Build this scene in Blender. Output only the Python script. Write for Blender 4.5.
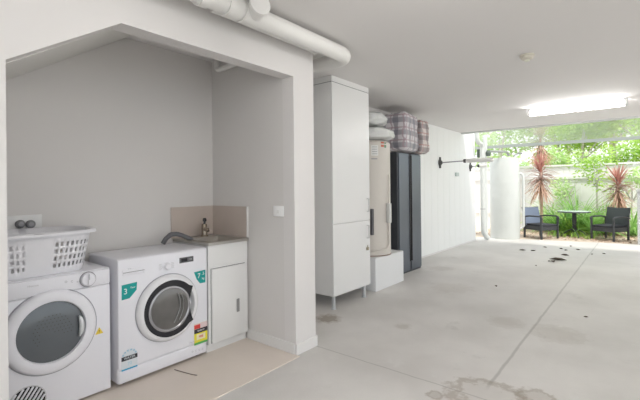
import bpy, bmesh, math, random
from mathutils import Vector, Matrix, noise as mnoise
random.seed(7)
PI = math.pi
S = bpy.context.scene
C = S.collection
for o in list(bpy.data.objects): bpy.data.objects.remove(o)

# ------------------------------------------------------------------ camera, world, exposure
TH = math.radians(39.2); FPX = 396.0; CX, CY = 320.0, 188.0; H = 1.30; RO = math.atan(0.010)
CF = Vector((math.cos(TH), math.sin(TH), 0)); R0 = Vector((math.sin(TH), -math.cos(TH), 0)); U0 = Vector((0, 0, 1))
CR = R0*math.cos(RO) - U0*math.sin(RO); CU = U0*math.cos(RO) + R0*math.sin(RO)
cam = bpy.data.objects.new('camera', bpy.data.cameras.new('camera')); C.objects.link(cam)
M = Matrix((CR, CU, -CF)).transposed().to_4x4(); M.translation = Vector((0, 0, H)); cam.matrix_world = M
cam.data.sensor_width = 36; cam.data.lens = FPX/640*36; cam.data.shift_y = -12/640
cam.data.clip_start = 0.05; cam.data.clip_end = 200
S.camera = cam
S.view_settings.view_transform = 'Standard'; S.view_settings.look = 'None'
S.view_settings.gamma = 1; S.view_settings.use_curve_mapping = False
S.view_settings.exposure = 0.80

def pix(x, y, axis, val):
    d = CF + CR*((x-CX)/FPX) + CU*((CY-y)/FPX)
    o = Vector((0, 0, H)); t = (val-o[axis])/d[axis]
    return o + d*t

w = bpy.data.worlds.new('sky'); S.world = w; w.use_nodes = True
bg = w.node_tree.nodes['Background']; bg.inputs[0].default_value = (0.93, 0.97, 1.0, 1); bg.inputs[1].default_value = .92
sun = bpy.data.lights.new('sun', 'SUN'); sun.energy = 2.6; sun.angle = math.radians(8); sun.color = (1, .97, .9)
so = bpy.data.objects.new('sun', sun); C.objects.link(so)
so.rotation_euler = (Vector((-0.35, -0.5, 1))).to_track_quat('Z', 'Y').to_euler()

# ------------------------------------------------------------------ materials
MATS = {}
def mat(name, col, rough=.6, metal=0, var=0, vscale=6, bump=0, bscale=40, emit=None, alpha=1, trans=0, spec=None, transl=0):
    if name in MATS: return MATS[name]
    m = bpy.data.materials.new(name); m.use_nodes = True; MATS[name] = m
    nt = m.node_tree; b = nt.nodes['Principled BSDF']
    b.inputs['Base Color'].default_value = (*col, 1); b.inputs['Roughness'].default_value = rough
    b.inputs['Metallic'].default_value = metal
    if spec is not None: b.inputs['Specular IOR Level'].default_value = spec
    if trans: b.inputs['Transmission Weight'].default_value = trans
    if alpha < 1: b.inputs['Alpha'].default_value = alpha
    if emit: b.inputs['Emission Color'].default_value = (*emit[0], 1); b.inputs['Emission Strength'].default_value = emit[1]
    tc = nt.nodes.new('ShaderNodeTexCoord')
    if var:
        n = nt.nodes.new('ShaderNodeTexNoise'); n.inputs['Scale'].default_value = vscale; n.inputs['Detail'].default_value = 5
        nt.links.new(tc.outputs['Object'], n.inputs['Vector'])
        mx = nt.nodes.new('ShaderNodeMix'); mx.data_type = 'RGBA'
        mx.inputs[6].default_value = (*[max(0, c*(1-var)) for c in col], 1); mx.inputs[7].default_value = (*[min(1, c*(1+var)) for c in col], 1)
        nt.links.new(n.outputs['Fac'], mx.inputs[0]); nt.links.new(mx.outputs[2], b.inputs['Base Color'])
    if bump:
        n2 = nt.nodes.new('ShaderNodeTexNoise'); n2.inputs['Scale'].default_value = bscale
        nt.links.new(tc.outputs['Object'], n2.inputs['Vector'])
        bp = nt.nodes.new('ShaderNodeBump'); bp.inputs['Strength'].default_value = bump; bp.inputs['Distance'].default_value = .01
        nt.links.new(n2.outputs['Fac'], bp.inputs['Height']); nt.links.new(bp.outputs[0], b.inputs['Normal'])
    if transl:
        t = nt.nodes.new('ShaderNodeBsdfTranslucent'); t.inputs[0].default_value = (*[min(1, c*1.1) for c in col], 1)
        ms = nt.nodes.new('ShaderNodeMixShader'); ms.inputs[0].default_value = transl
        nt.links.new(b.outputs[0], ms.inputs[1]); nt.links.new(t.outputs[0], ms.inputs[2])
        nt.links.new(ms.outputs[0], nt.nodes['Material Output'].inputs[0])
    return m

WALL = mat('wall_paint_shaded', (.70, .68, .665), .7, var=.02, vscale=2)  # same paint as the front wall, darkened: alcove shade put into the colour
WALLF = mat('wall_paint_lit', (.735, .715, .705), .6, var=.02, vscale=2)  # lighter copy of that paint for the brighter lit front wall
CEIL = mat('ceiling_paint', (.83, .81, .80), .8, var=.015, vscale=1.5)
WHITE = mat('white_enamel', (.82, .82, .87), .3)
WHITE2 = mat('white_laminate', (.80, .80, .795), .35)
PLAST = mat('white_plastic', (.80, .80, .84), .4)
PVC = mat('white_pvc', (.80, .79, .77), .35)
GRAYP = mat('grey_plastic', (.32, .32, .34), .5)
DGRAY = mat('dark_grey_plastic', (.10, .10, .11), .4)
BLACK = mat('black_gloss', (.02, .02, .025), .2)
SILV = mat('silver_metal', (.6, .6, .6), .3, 1)
STEEL = mat('stainless_steel', (.50, .48, .45), .35, .9, var=.05, vscale=20)
CHROME = mat('tap_metal', (.36, .31, .25), .25, .9)
SPLASH = mat('beige_splashback', (.55, .475, .425), .4, var=.06, vscale=8)
TRIM = mat('white_trim', (.78, .77, .76), .5)

def nodes_floor():
    m = bpy.data.materials.new('concrete_floor'); m.use_nodes = True; nt = m.node_tree; N = nt.nodes.new; K = nt.links.new
    b = nt.nodes['Principled BSDF']
    g = N('ShaderNodeNewGeometry'); sp = N('ShaderNodeSeparateXYZ'); K(g.outputs['Position'], sp.inputs[0])
    def math_(op, a, b_=None, c=None):
        n = N('ShaderNodeMath'); n.operation = op
        for i, v in enumerate((a, b_, c)):
            if v is None: continue
            if isinstance(v, (int, float)): n.inputs[i].default_value = v
            else: K(v, n.inputs[i])
        return n.outputs[0]
    def noise(scale, det=4, vec=None, rough=.55):
        n = N('ShaderNodeTexNoise'); n.inputs['Scale'].default_value = scale; n.inputs['Detail'].default_value = det
        n.inputs['Roughness'].default_value = rough
        K(vec or g.outputs['Position'], n.inputs['Vector']); return n.outputs['Fac']
    def mix(f, a, c):
        n = N('ShaderNodeMix'); n.data_type = 'RGBA'
        if isinstance(f, (int, float)): n.inputs[0].default_value = f
        else: K(f, n.inputs[0])
        for i, v in ((6, a), (7, c)):
            if isinstance(v, tuple): n.inputs[i].default_value = (*v, 1)
            else: K(v, n.inputs[i])
        return n.outputs[2]
    def ramp(v, lo, hi):
        n = N('ShaderNodeMapRange'); n.interpolation_type = 'SMOOTHSTEP'
        n.inputs[1].default_value = lo; n.inputs[2].default_value = hi; K(v, n.inputs[0]); return n.outputs[0]
    col = mix(ramp(noise(1.1, 6), .3, .7), (.57, .55, .53), (.68, .66, .64))
    col = mix(math_('MULTIPLY', ramp(noise(4.5, 6, rough=.7), .55, .75), .30), col, (.74, .73, .71))
    col = mix(math_('MULTIPLY', ramp(noise(2.3, 5, rough=.7), .60, .74), .35), col, (.40, .385, .36))
    # control joints
    wob = math_('MULTIPLY', math_('SUBTRACT', noise(6, 3), .5), .02)
    jy = math_('ABSOLUTE', math_('ADD', math_('SUBTRACT', sp.outputs[1], .79), wob))
    jx = math_('ABSOLUTE', math_('ADD', math_('SUBTRACT', sp.outputs[0], 2.5), wob))
    jy = math_('SUBTRACT', 1, ramp(jy, .004, .016)); jx = math_('SUBTRACT', 1, ramp(jx, .002, .009))
    jy = math_('MULTIPLY', jy, ramp(sp.outputs[0], 2.6, 2.75))
    j = math_('MULTIPLY', math_('MAXIMUM', jy, jx), .45)
    col = mix(j, col, (.24, .23, .22))
    # water stains, plus a dark brown patch by the tall cabinet : (x, y, r, ring darkness, fill darkness)
    for (sx, sy, r, rd, fd) in ((2.55, .76, .22, .50, .12), (2.36, 1.02, .05, .5, .3), (2.72, .52, .10, .5, .25), (4.05, 1.03, .16, .12, .2),
                                (3.10, 2.44, .13, .3, .75), (6.1, 2.5, .2, .1, .2), (4.0, .60, .22, .15, .22), (3.35, 1.75, .08, .1, .28), (5.0, 1.9, .3, .05, .15)):
        dx = math_('SUBTRACT', sp.outputs[0], sx); dy = math_('SUBTRACT', sp.outputs[1], sy)
        d = math_('SQRT', math_('ADD', math_('MULTIPLY', dx, dx), math_('MULTIPLY', dy, dy)))
        d = math_('ADD', d, math_('MULTIPLY', math_('SUBTRACT', noise(9/max(r*4, .6), 5, rough=.65), .5), r*1.6))
        ring = math_('MULTIPLY', math_('SUBTRACT', 1, ramp(math_('ABSOLUTE', math_('SUBTRACT', d, r*.88)), r*.03, r*.34)), rd)
        fill = math_('MULTIPLY', math_('SUBTRACT', 1, ramp(d, r*.6, r)), fd)
        col = mix(math_('MAXIMUM', ring, fill), col, (.25, .20, .15))
    K(col, b.inputs['Base Color']); b.inputs['Roughness'].default_value = .55
    bp = N('ShaderNodeBump'); bp.inputs['Strength'].default_value = .15; bp.inputs['Distance'].default_value = .01
    K(noise(60, 4), bp.inputs['Height']); K(bp.outputs[0], b.inputs['Normal'])
    return m
FLOOR = nodes_floor()

def plaid(name, base, dark, red, sc):
    m = bpy.data.materials.new(name); m.use_nodes = True; nt = m.node_tree; N = nt.nodes.new; K = nt.links.new
    b = nt.nodes['Principled BSDF']; tc = N('ShaderNodeTexCoord'); sp = N('ShaderNodeSeparateXYZ'); K(tc.outputs['Object'], sp.inputs[0])
    def band(o, s, ph, wd):
        n = N('ShaderNodeMath'); n.operation = 'MULTIPLY_ADD'; K(o, n.inputs[0]); n.inputs[1].default_value = s; n.inputs[2].default_value = ph
        f = N('ShaderNodeMath'); f.operation = 'FRACT'; K(n.outputs[0], f.inputs[0])
        l = N('ShaderNodeMath'); l.operation = 'LESS_THAN'; K(f.outputs[0], l.inputs[0]); l.inputs[1].default_value = wd
        return l.outputs[0]
    ad = N('ShaderNodeMath'); ad.operation = 'ADD'; K(sp.outputs[0], ad.inputs[0]); K(sp.outputs[1], ad.inputs[1])
    col = None
    cur = base
    for o, s, ph, wd, cc, fa in ((ad.outputs[0], sc, .1, .4, dark, .6), (sp.outputs[2], sc, .3, .4, dark, .6), (ad.outputs[0], sc, .55, .1, red, .7), (sp.outputs[2], sc, .75, .1, red, .7)):
        mx = N('ShaderNodeMix'); mx.data_type = 'RGBA'
        mu = N('ShaderNodeMath'); mu.operation = 'MULTIPLY'; K(band(o, s, ph, wd), mu.inputs[0]); mu.inputs[1].default_value = fa
        K(mu.outputs[0], mx.inputs[0])
        if isinstance(cur, tuple): mx.inputs[6].default_value = (*cur, 1)
        else: K(cur, mx.inputs[6])
        mx.inputs[7].default_value = (*cc, 1); cur = mx.outputs[2]
    K(cur, b.inputs['Base Color']); b.inputs['Roughness'].default_value = .4
    return m

# ------------------------------------------------------------------ mesh helpers
def box(bm, x0, x1, y0, y1, z0, z1, bev=0, seg=2):
    r = bmesh.ops.create_cube(bm, size=1)
    vs = r['verts']
    for v in vs: v.co = Vector(((x0+x1)/2+v.co.x*(x1-x0), (y0+y1)/2+v.co.y*(y1-y0), (z0+z1)/2+v.co.z*(z1-z0)))
    if bev:
        es = list({e for v in vs for e in v.link_edges})
        bmesh.ops.bevel(bm, geom=es, offset=bev, segments=seg, affect='EDGES', profile=.5)
    return bm
def prism(bm, pts, axis, a0, a1):
    """polygon pts (2-D in the two other axes) extruded along axis"""
    def mk(p, a):
        return {0: (a, p[0], p[1]), 1: (p[0], a, p[1]), 2: (p[0], p[1], a)}[axis]
    A = [bm.verts.new(mk(p, a0)) for p in pts]; B = [bm.verts.new(mk(p, a1)) for p in pts]
    bm.faces.new(A); bm.faces.new(B[::-1]); n = len(pts)
    for i in range(n): bm.faces.new((A[i], B[i], B[(i+1) % n], A[(i+1) % n]))
    bmesh.ops.recalc_face_normals(bm, faces=bm.faces[:])
    return bm
def frame_from(d):
    d = d.normalized(); a = Vector((0, 0, 1)) if abs(d.z) < .9 else Vector((1, 0, 0))
    u = d.cross(a).normalized(); v = d.cross(u).normalized(); return u, v
def tube(bm, pts, r, n=14, caps=True):
    pts = [Vector(p) for p in pts]; rs = r if isinstance(r, (list, tuple)) else [r]*len(pts)
    rings = []; u = None
    for i, p in enumerate(pts):
        d = (pts[min(i+1, len(pts)-1)]-pts[max(i-1, 0)]).normalized()
        if u is None: u, v = frame_from(d)
        else:
            u = (u-d*u.dot(d)).normalized(); v = d.cross(u).normalized()
        rings.append([bm.verts.new(p+(u*math.cos(2*PI*k/n)+v*math.sin(2*PI*k/n))*rs[i]) for k in range(n)])
    for a, b in zip(rings, rings[1:]):
        for k in range(n): bm.faces.new((a[k], a[(k+1) % n], b[(k+1) % n], b[k]))
    if caps: bm.faces.new(rings[0][::-1]); bm.faces.new(rings[-1])
    return bm
def bend(p0, c, p1, n=8):
    p0, c, p1 = Vector(p0), Vector(c), Vector(p1)
    return [p0*(1-t)**2+c*2*t*(1-t)+p1*t*t for t in [i/n for i in range(n+1)]]
def lathe(bm, prof, c=(0, 0, 0), n=40, axis=2, ell=1):
    """prof = [(r, h)...] revolved about axis through c"""
    c = Vector(c); rings = []
    for r, h in prof:
        ring = []
        for k in range(n):
            a = 2*PI*k/n; p = {2: (r*math.cos(a), r*math.sin(a), h), 1: (r*math.cos(a), -h, r*math.sin(a)), 0: (-h, r*math.cos(a), r*math.sin(a))}[axis]
            ring.append(bm.verts.new(c+Vector(p)))
        rings.append(ring)
    for a, b in zip(rings, rings[1:]):
        for k in range(n): bm.faces.new((a[k], a[(k+1) % n], b[(k+1) % n], b[k]))
    for ring, (r, h) in ((rings[0], prof[0]), (rings[-1], prof[-1])):
        if r > 1e-5: bm.faces.new(ring)
    bmesh.ops.remove_doubles(bm, verts=bm.verts[:], dist=1e-6)
    bmesh.ops.recalc_face_normals(bm, faces=bm.faces[:])
    return bm
def NB(): return bmesh.new()
def obj(name, bm, m, parent=None, smooth=False, auto=None):
    me = bpy.data.meshes.new(name); bmesh.ops.recalc_face_normals(bm, faces=bm.faces[:]); bm.to_mesh(me); bm.free()
    if m: me.materials.append(m)
    if smooth:
        me.polygons.foreach_set('use_smooth', [True]*len(me.polygons))
        me.set_sharp_from_angle(angle=math.radians(auto or 40))
    o = bpy.data.objects.new(name, me); C.objects.link(o)
    if parent is not None: 
        o.parent = parent; o.matrix_parent_inverse = world_of(parent).inverted()
    return o
def world_of(o):
    mtx = o.matrix_basis.copy()
    if o.parent: mtx = world_of(o.parent) @ o.matrix_parent_inverse @ mtx
    return mtx
def tag(o, label, cat, group=None, kind=None):
    o['label'] = label; o['category'] = cat
    if group: o['group'] = group
    if kind: o['kind'] = kind
    return o
def thing(name, label, cat, loc=(0, 0, 0), rz=0, group=None):
    o = bpy.data.objects.new(name, None); C.objects.link(o); o.empty_display_size = .1
    o.location = loc; o.rotation_euler = (0, 0, rz)
    return tag(o, label, cat, group)
def struct(name, bm, m, smooth=False):
    o = obj(name, bm, m, None, smooth); o['kind'] = 'structure'; return o
def copy_tree(o, parent=None):
    c = o.copy(); C.objects.link(c)
    if parent is not None: c.parent = parent
    for ch in [x for x in bpy.data.objects if x.parent == o]: copy_tree(ch, c)
    return c
def text(name, s, size, m, loc, rot, parent, ext=.0004, shear=0, sx=1):
    cu = bpy.data.curves.new(name, 'FONT'); cu.body = s; cu.size = size; cu.extrude = ext; cu.align_x = 'CENTER'; cu.align_y = 'CENTER'; cu.resolution_u = 3
    t = bpy.data.objects.new(name, cu); C.objects.link(t); dg = bpy.context.evaluated_depsgraph_get()
    me = bpy.data.meshes.new_from_object(t.evaluated_get(dg)); bpy.data.objects.remove(t)
    me.materials.clear(); me.materials.append(m)
    me.transform(Matrix.Translation(loc) @ rot.to_matrix().to_4x4() @ Matrix.Diagonal((sx, 1, 1, 1)))
    o = bpy.data.objects.new(name, me); C.objects.link(o); o.parent = parent; o.matrix_parent_inverse = world_of(parent).inverted()
    return o
from mathutils import Euler
RF = Euler((PI/2, 0, 0))        # facing -Y

# ------------------------------------------------------------------ structure
WF, WB, T = 2.10, 3.15, .12     # front wall face, back wall face, front wall thickness
CZ = 2.50
AX0, AX1 = .464, 2.26            # alcove opening
HZ = 2.17
b = NB(); box(b, -3.5, 10.4, -4.5, 3.3, -.15, 0)
# slanted outer edge of the slab
for v in b.verts:
    if v.co.x > 10: v.co.x = 10.42 + (3.3-v.co.y)*.2
struct('floor', b, FLOOR)
b = NB(); box(b, -3.5, 8.85, -4.5, 3.3, CZ, CZ+.2); struct('ceiling', b, CEIL)
b = NB(); prism(b, [(-3.5, 0), (AX0, 0), (AX0, 1.86), (.95, HZ), (AX1, HZ), (AX1, 0), (2.50, 0), (2.50, CZ), (-3.5, CZ)], 1, WF, WF+T)
struct('wall_front', b, WALLF)
b = NB(); box(b, AX1, 2.50, WF+T, WB, 0, CZ); struct('wall_partition', b, WALL)
b = NB(); box(b, .02, .12, WF+T, WB, 0, CZ); struct('wall_left', b, WALL)
b = NB(); box(b, .02, 6.0, WB, WB+.15, 0, CZ); struct('wall_back', b, WALL)
# boarded white wall toward the garden
b = NB(); x = 6.0
box(b, 6.0, 9.78, WB, WB+.15, 0, 2.62)
while x < 9.75:
    box(b, x, min(x+.30, 9.78), WB-.012, WB, .0, 2.49 if x < 8.8 else 2.60, .004, 1); x += .304
struct('wall_garden_side', b, mat('board_paint', (.90, .915, .91), .5))
# sloping underside of the stairs
b = NB(); k = (HZ-1.86)/(.95-.47)
prism(b, [(.12, 1.86-k*.35), (1.46, HZ+k*.51), (1.46, 2.5), (.12, 2.5)], 1, WF+T, WB)
struct('ceiling', b, mat('stair_soffit_paint', (.72, .71, .68), .7))
b = NB(); prism(b, [(.12, WF-.04), (AX1-.001, WF-.04), (AX1-.001, WB), (.12, WB)], 2, 0, .006)
o = struct('floor_alcove', b, mat('beige_vinyl', (.76, .68, .61), .45, var=.07, vscale=3, bump=.05))
b = NB(); box(b, AX1-.012, AX1, WF+.01, 2.66, .006, .09, .003, 1); struct('baseboard_partition', b, TRIM)
b = NB(); box(b, AX1, 2.512, WF-.012, WF, 0, .087, .003, 1); box(b, 2.50, 2.512, WF, WB, 0, .087, .003, 1); struct('baseboard_front', b, TRIM)
b = NB(); box(b, 6.0, 9.78, WB-.02, WB-.013, 0, .03); struct('baseboard_garden_side', b, TRIM)

# pergola beyond the ceiling: edge beam, outer beam, clear sheet
b = NB(); box(b, 8.85, 8.93, -4.5, 3.3, 2.47, 2.70); struct('trim_1', b, mat('beam_grey', (.62, .63, .62), .5))
b = NB(); prism(b, [(10.62, 3.4), (11.05, -3.5), (11.10, -3.5), (10.67, 3.4)], 2, 2.27, 2.34); struct('trim_2', b, mat('beam_shaded', (.36, .39, .37), .5))  # outer beam: shade on its near side is put into the grey-green colour
sheet = mat('clear_roof_sheet', (.93, .97, .95), .15, alpha=.20)
b = NB(); prism(b, [(8.86, 2.62), (11.05, 2.36), (11.05, 2.363), (8.86, 2.623)], 1, -3.5, 3.3)
o = struct('window_1', b, sheet)

# garden ground
b = NB(); g = bmesh.ops.create_grid(b, x_segments=90, y_segments=90, size=1)
for v in b.verts:
    X = 25+v.co.x*15.5; Y = v.co.y*16
    v.co = Vector((X, Y, -.012+.02*mnoise.noise(Vector((X*.8, Y*.8, 0)))))
    e = 10.42+(3.3-Y)*.2
    if X < 12.6: v.co.z = -.012
struct('floor', b, mat('leafy_soil', (.62, .52, .42), .9, var=.35, vscale=9, bump=.4, bscale=30))
b = NB(); box(b, -18, 9.4, -18, 14, -.22, -.16); struct('floor', b, mat('driveway_ground', (.5, .5, .48), .9, var=.1))

# ------------------------------------------------------------------ laundry
def place_on(px, py, Y): return pix(px, py, 1, Y)
def disc_ring(bm, c, prof, n=48): return lathe(bm, prof, c, n, 1)
def sticker(name, pts, Y, m, parent, th=.0012):
    b = NB(); prism(b, pts, 1, Y-th, Y+.0005); return obj(name, b, m, parent)

# washing machine -----------------------------------------------
WX0, WX1, WY, WZ = 1.155, 1.835, 2.64, .848
wm = thing('washing_machine', 'white front-loading washing machine with teal warranty stickers, standing between the dryer and the sink cabinet', 'washing machine', ((WX0+WX1)/2, 2.87, .006))
b = NB(); box(b, WX0, WX1, WY+.012, 3.10, .03, WZ, .012, 3); obj('body', b, WHITE, wm, True)
b = NB(); box(b, WX0+.001, WX1-.001, WY, WY+.03, .125, WZ-.004, .010, 3); obj('front_panel', b, WHITE, wm, True)
b = NB(); box(b, WX0+.004, WX1-.004, WY+.006, WY+.035, .03, .118, .012, 3); kp = obj('kick_panel', b, WHITE, wm, True)
for sx in (WX0+.06, WX1-.06):
    for sy in (WY+.08, 3.03):
        b = NB(); lathe(b, [(.022, .006), (.022, .035)], (sx, sy, 0), 14); obj('foot', b, DGRAY, wm)
dc = Vector((1.505, WY, .458))
b = NB(); lathe(b, [(.232, -.004), (.236, .008), (.228, .026), (.205, .040), (.190, .040), (.186, .028), (.186, -.004)], dc, 64, 1)
door = obj('door', b, mat('door_white', (.82, .82, .84), .25), wm, True, 60)
b = NB(); lathe(b, [(.240, -.003), (.240, .003), (.232, .003), (.232, -.003)], dc, 64, 1); obj('door_gap', b, mat('gap_grey', (.38, .38, .42), .5), door)
# black surround, cut by the white handle recess on its right
b = NB(); pts = []
for i in range(64):
    a = 2*PI*i/64; r = .198; x_, z_ = r*math.cos(a), r*math.sin(a)
    if x_ > .150 and abs(z_) < .15: x_ = .150 + .030*(abs(z_)/.13)**2 - .004
    pts.append((dc.x+x_, dc.z+z_))
prism(b, pts, 1, dc.y-.0445, dc.y-.03); obj('door_surround', b, BLACK, door)
b = NB(); lathe(b, [(.158, .044), (.158, .052), (.148, .055), (.140, .050), (.140, .044)], dc+Vector((-.012, 0, 0)), 56, 1)
obj('glass_rim', b, mat('rim_grey', (.42, .42, .44), .25, .6), door, True)
b = NB(); lathe(b, [(.142, .047), (.13, .050), (.10, .054), (.05, .058), (0, .059)], dc+Vector((-.012, 0, 0)), 48, 1)
obj('door_glass', b, mat('washer_glass', (.16, .155, .15), .12, .3, var=.4, vscale=7), door, True)
b = NB()
tube(b, [dc+Vector((-.012+.02+.05*math.sin(t*2.4), -.062, -.10+.2*t)) for t in [i/8 for i in range(9)]], .004, 6)
tube(b, [dc+Vector((.05+.035*math.sin(t*2.6), -.061, -.09+.18*t)) for t in [i/8 for i in range(9)]], .003, 6)
obj('drum_paddle', b, mat('glass_streak', (.30, .30, .30), .3, .3), door)
b = NB(); box(b, 1.185, 1.335, WY-.004, WY+.01, .735, .775, .003); box(b, 1.19, 1.33, WY-.009, WY-.003, .741, .752, .002)
dd = obj('detergent_drawer', b, WHITE, wm)
b = NB(); box(b, 1.188, 1.332, WY-.0055, WY-.004, .7535, .7575); obj('drawer_slot', b, GRAYP, dd)
kc = place_on(166.5, 266, WY)
b = NB(); lathe(b, [(.030, 0), (.030, .004), (.024, .006), (.022, .026), (.018, .030), (0, .030)], kc, 32, 1); obj('knob', b, WHITE, wm, True)
dcn = place_on(186.5, 259.6, WY)
b = NB(); box(b, dcn.x-.058, dcn.x+.058, WY-.003, WY+.002, dcn.z-.020, dcn.z+.020, .002); disp = obj('display', b, DGRAY, wm)
b = NB(); box(b, dcn.x-.045, dcn.x+.005, WY-.004, WY-.002, dcn.z-.012, dcn.z+.012); obj('screen', b, BLACK, disp)
text('display_print', '1:00', .016, mat('grey_print', (.5, .5, .52)), Vector((dcn.x+.03, WY-.0035, dcn.z)), RF, disp)
bc = place_on(133.5, 269, WY)
text('printed_word', 'Hisense', .024, mat('grey_ink', (.35, .36, .38)), Vector((bc.x, WY-.001, bc.z)), RF, wm, sx=1.0)
for i in range(6):
    for sgn in (-1, 1):
        b = NB(); zz = kc.z+.018-.012*i/1.6; xx = kc.x+sgn*(.045+.004*(i % 2)); box(b, xx-.010, xx+.010, WY-.0008, WY+.001, zz-.0012, zz+.0012); obj('program_mark', b, mat('light_ink', (.55, .55, .57)), wm)
TEAL = mat('teal_sticker', (.0, .33, .31), .4); INKW = mat('white_ink', (.9, .9, .9), .5)
def sp_(px, py): p = place_on(px, py, WY); return (p.x, p.z)
s = sticker('warranty_sticker', [sp_(121.6, 285.5), sp_(137, 281.8), sp_(136.6, 289.5), sp_(131, 296.5), sp_(129.3, 298.3), sp_(121.6, 300.4)], WY, TEAL, wm)
s['label'] = 'teal sticker with a white figure three'
p = place_on(125.5, 291.8, WY); text('sticker_print', '3', .052, INKW, Vector((p.x, WY-.0018, p.z)), RF, s)
p = place_on(132.6, 287.2, WY); text('sticker_print', 'Year', .018, INKW, Vector((p.x, WY-.0018, p.z)), RF, s)
s = sticker('capacity_sticker', [sp_(194, 272.3), sp_(205.3, 269.6), sp_(205.3, 282.3), sp_(199.8, 283.3), sp_(196.5, 279)], WY, TEAL, wm)
s['label'] = 'teal sticker with a white figure seven point five'
p = place_on(198.8, 276, WY); text('sticker_print', '7', .052, INKW, Vector((p.x, WY-.0018, p.z)), RF, s)
p = place_on(203, 273.4, WY); text('sticker_print', '.5', .03, INKW, Vector((p.x, WY-.0018, p.z)), RF, s)
p = place_on(203, 278.2, WY); text('sticker_print', 'kg', .024, INKW, Vector((p.x, WY-.0018, p.z)), RF, s)
# water rating label
x0, z0 = sp_(121.5, 371.8); x1, z1 = sp_(137.3, 350)
LW = mat('label_white', (.70, .74, .78), .5)
pts = [(x0, z0), (x1, z0), (x1, z1-.02)]+[((x0+x1)/2+(x1-x0)/2*math.cos(a), z1-.02+.045*math.sin(a)) for a in [PI*i/10 for i in range(11)]]+[(x0, z1-.02)]
s = sticker('water_rating_label', pts, WY, LW, wm); s['label'] = 'white water rating label with blue foot and a star arc'
def bar(par, n, xa, xb, za, zb, m, dy=.0018):
    b = NB(); box(b, xa, xb, WY-dy, WY-dy+.0008, za, zb); return obj(n, b, m, par)
BLUE = mat('label_blue', (.05, .38, .62)); INK = mat('black_ink', (.03, .03, .04))
bar(s, 'label_band', x0, x1, z0, z0+.010, BLUE); bar(s, 'label_band', x0, x1, z1-.045, z1-.018, INK)
text('label_print', 'WATER', .022, LW, Vector(((x0+x1)/2, WY-.003, z1-.031)), RF, s, sx=1.0)
text('label_print', '70', .030, mat('pale_blue_ink', (.45, .66, .76)), Vector(((x0+x1)/2, WY-.002, z0+.038)), RF, s)
for i in range(6):
    a = PI*(i+.5)/6; text('label_star', '*', .03, BLUE, Vector(((x0+x1)/2+(x1-x0)*.40*math.cos(a), WY-.002, z1-.022+.034*math.sin(a))), RF, s)
# energy label
x0, z0 = sp_(194.3, 345); x1, z1 = sp_(207.2, 321.5); z0 = sp_(201, 343.3)[1]; z1 = sp_(201, 322.5)[1]
s = sticker('energy_label', [(x0, z0), (x1, z0), (x1, z1), (x0, z1)], WY, mat('label_yellow', (.80, .72, .05)), wm); s['label'] = 'red, black, yellow and green energy rating label'
hh = z1-z0
bar(s, 'label_band', x0, x1, z0, z0+hh*.10, mat('label_green', (.10, .45, .12))); bar(s, 'label_band', x0, x1, z1-hh*.26, z1, mat('label_pink', (.75, .60, .60)))
bar(s, 'label_band', x0, x0+(x1-x0)*.45, z1-hh*.24, z1-hh*.05, mat('label_red', (.65, .05, .04)), .0024)
bar(s, 'label_band', x0, x1, z1-hh*.46, z1-hh*.25, INK); bar(s, 'label_band', x0+.02, x1-.02, z0+hh*.22, z0+hh*.48, mat('label_cream', (.85, .8, .55)))
text('label_print', '488', .026, mat('red_ink', (.65, .06, .04)), Vector(((x0+x1)/2, WY-.003, z0+hh*.35)), RF, s)
text('label_print', 'ENERGY', .016, INKW, Vector(((x0+x1)/2, WY-.003, z1-hh*.355)), RF, s)
for i in range(4):
    x_ = sp_(193+i*3.3, 352-i*.9); text('printed_icon', 'OCDE'[i] if False else ('o', 'c', 'e', 'o')[i], .028, mat('pale_ink', (.58, .57, .60)), Vector((x_[0], WY+.0045, x_[1]+.004)), RF, kp)
text('printed_word', '7.5kg A+++', .014, mat('pale_ink', (.58, .57, .60)), Vector((1.70, WY-.001, .150)), RF, wm)

# dryer -----------------------------------------------------------
DX0, DX1, DY, DZ = .52, 1.125, 2.68, .80
dr = thing('tumble_dryer', 'white tumble dryer with large round door, standing under the laundry basket', 'dryer', ((DX0+DX1)/2, 2.9, .006))
b = NB(); box(b, DX0, DX1, DY+.01, 3.12, .02, DZ-.012, .008, 2); obj('body', b, WHITE, dr, True)
b = NB(); box(b, DX0+.001, DX1-.001, DY, DY+.03, .02, .695, .006, 2); obj('front_panel', b, WHITE, dr, True)
b = NB(); box(b, DX0+.001, DX1-.001, DY-.004, DY+.03, .70, DZ-.006, .008, 2); cp = obj('control_panel', b, WHITE, dr, True)
b = NB(); box(b, DX0-.002, DX1+.002, DY+.01, 3.12, DZ-.014, DZ, .006, 2); obj('lid', b, WHITE, dr, True)
for sx in (DX0+.06, DX1-.06):
    for sy in (DY+.06, 3.05):
        b = NB(); lathe(b, [(.02, .006), (.02, .025)], (sx, sy, 0), 12); obj('foot', b, DGRAY, dr)
dc = Vector((.795, DY, .480))
b = NB(); lathe(b, [(.236, -.003), (.240, .006), (.236, .016), (.225, .026), (.19, .028), (.178, .026), (.173, .012), (.173, -.003)], dc, 64, 1)
door = obj('door', b, WHITE, dr, True, 60)
b = NB(); lathe(b, [(.246, -.003), (.246, .003), (.238, .003), (.238, -.003)], dc, 64, 1); obj('door_gap', b, MATS['gap_grey'], door)
b = NB(); lathe(b, [(.174, .008), (.14, .016), (.09, .022), (.04, .025), (0, .026)], dc, 56, 1)
gl = obj('door_glass', b, mat('dryer_glass', (.13, .145, .16), .15, .2, var=.15, vscale=4), door, True)
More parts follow.
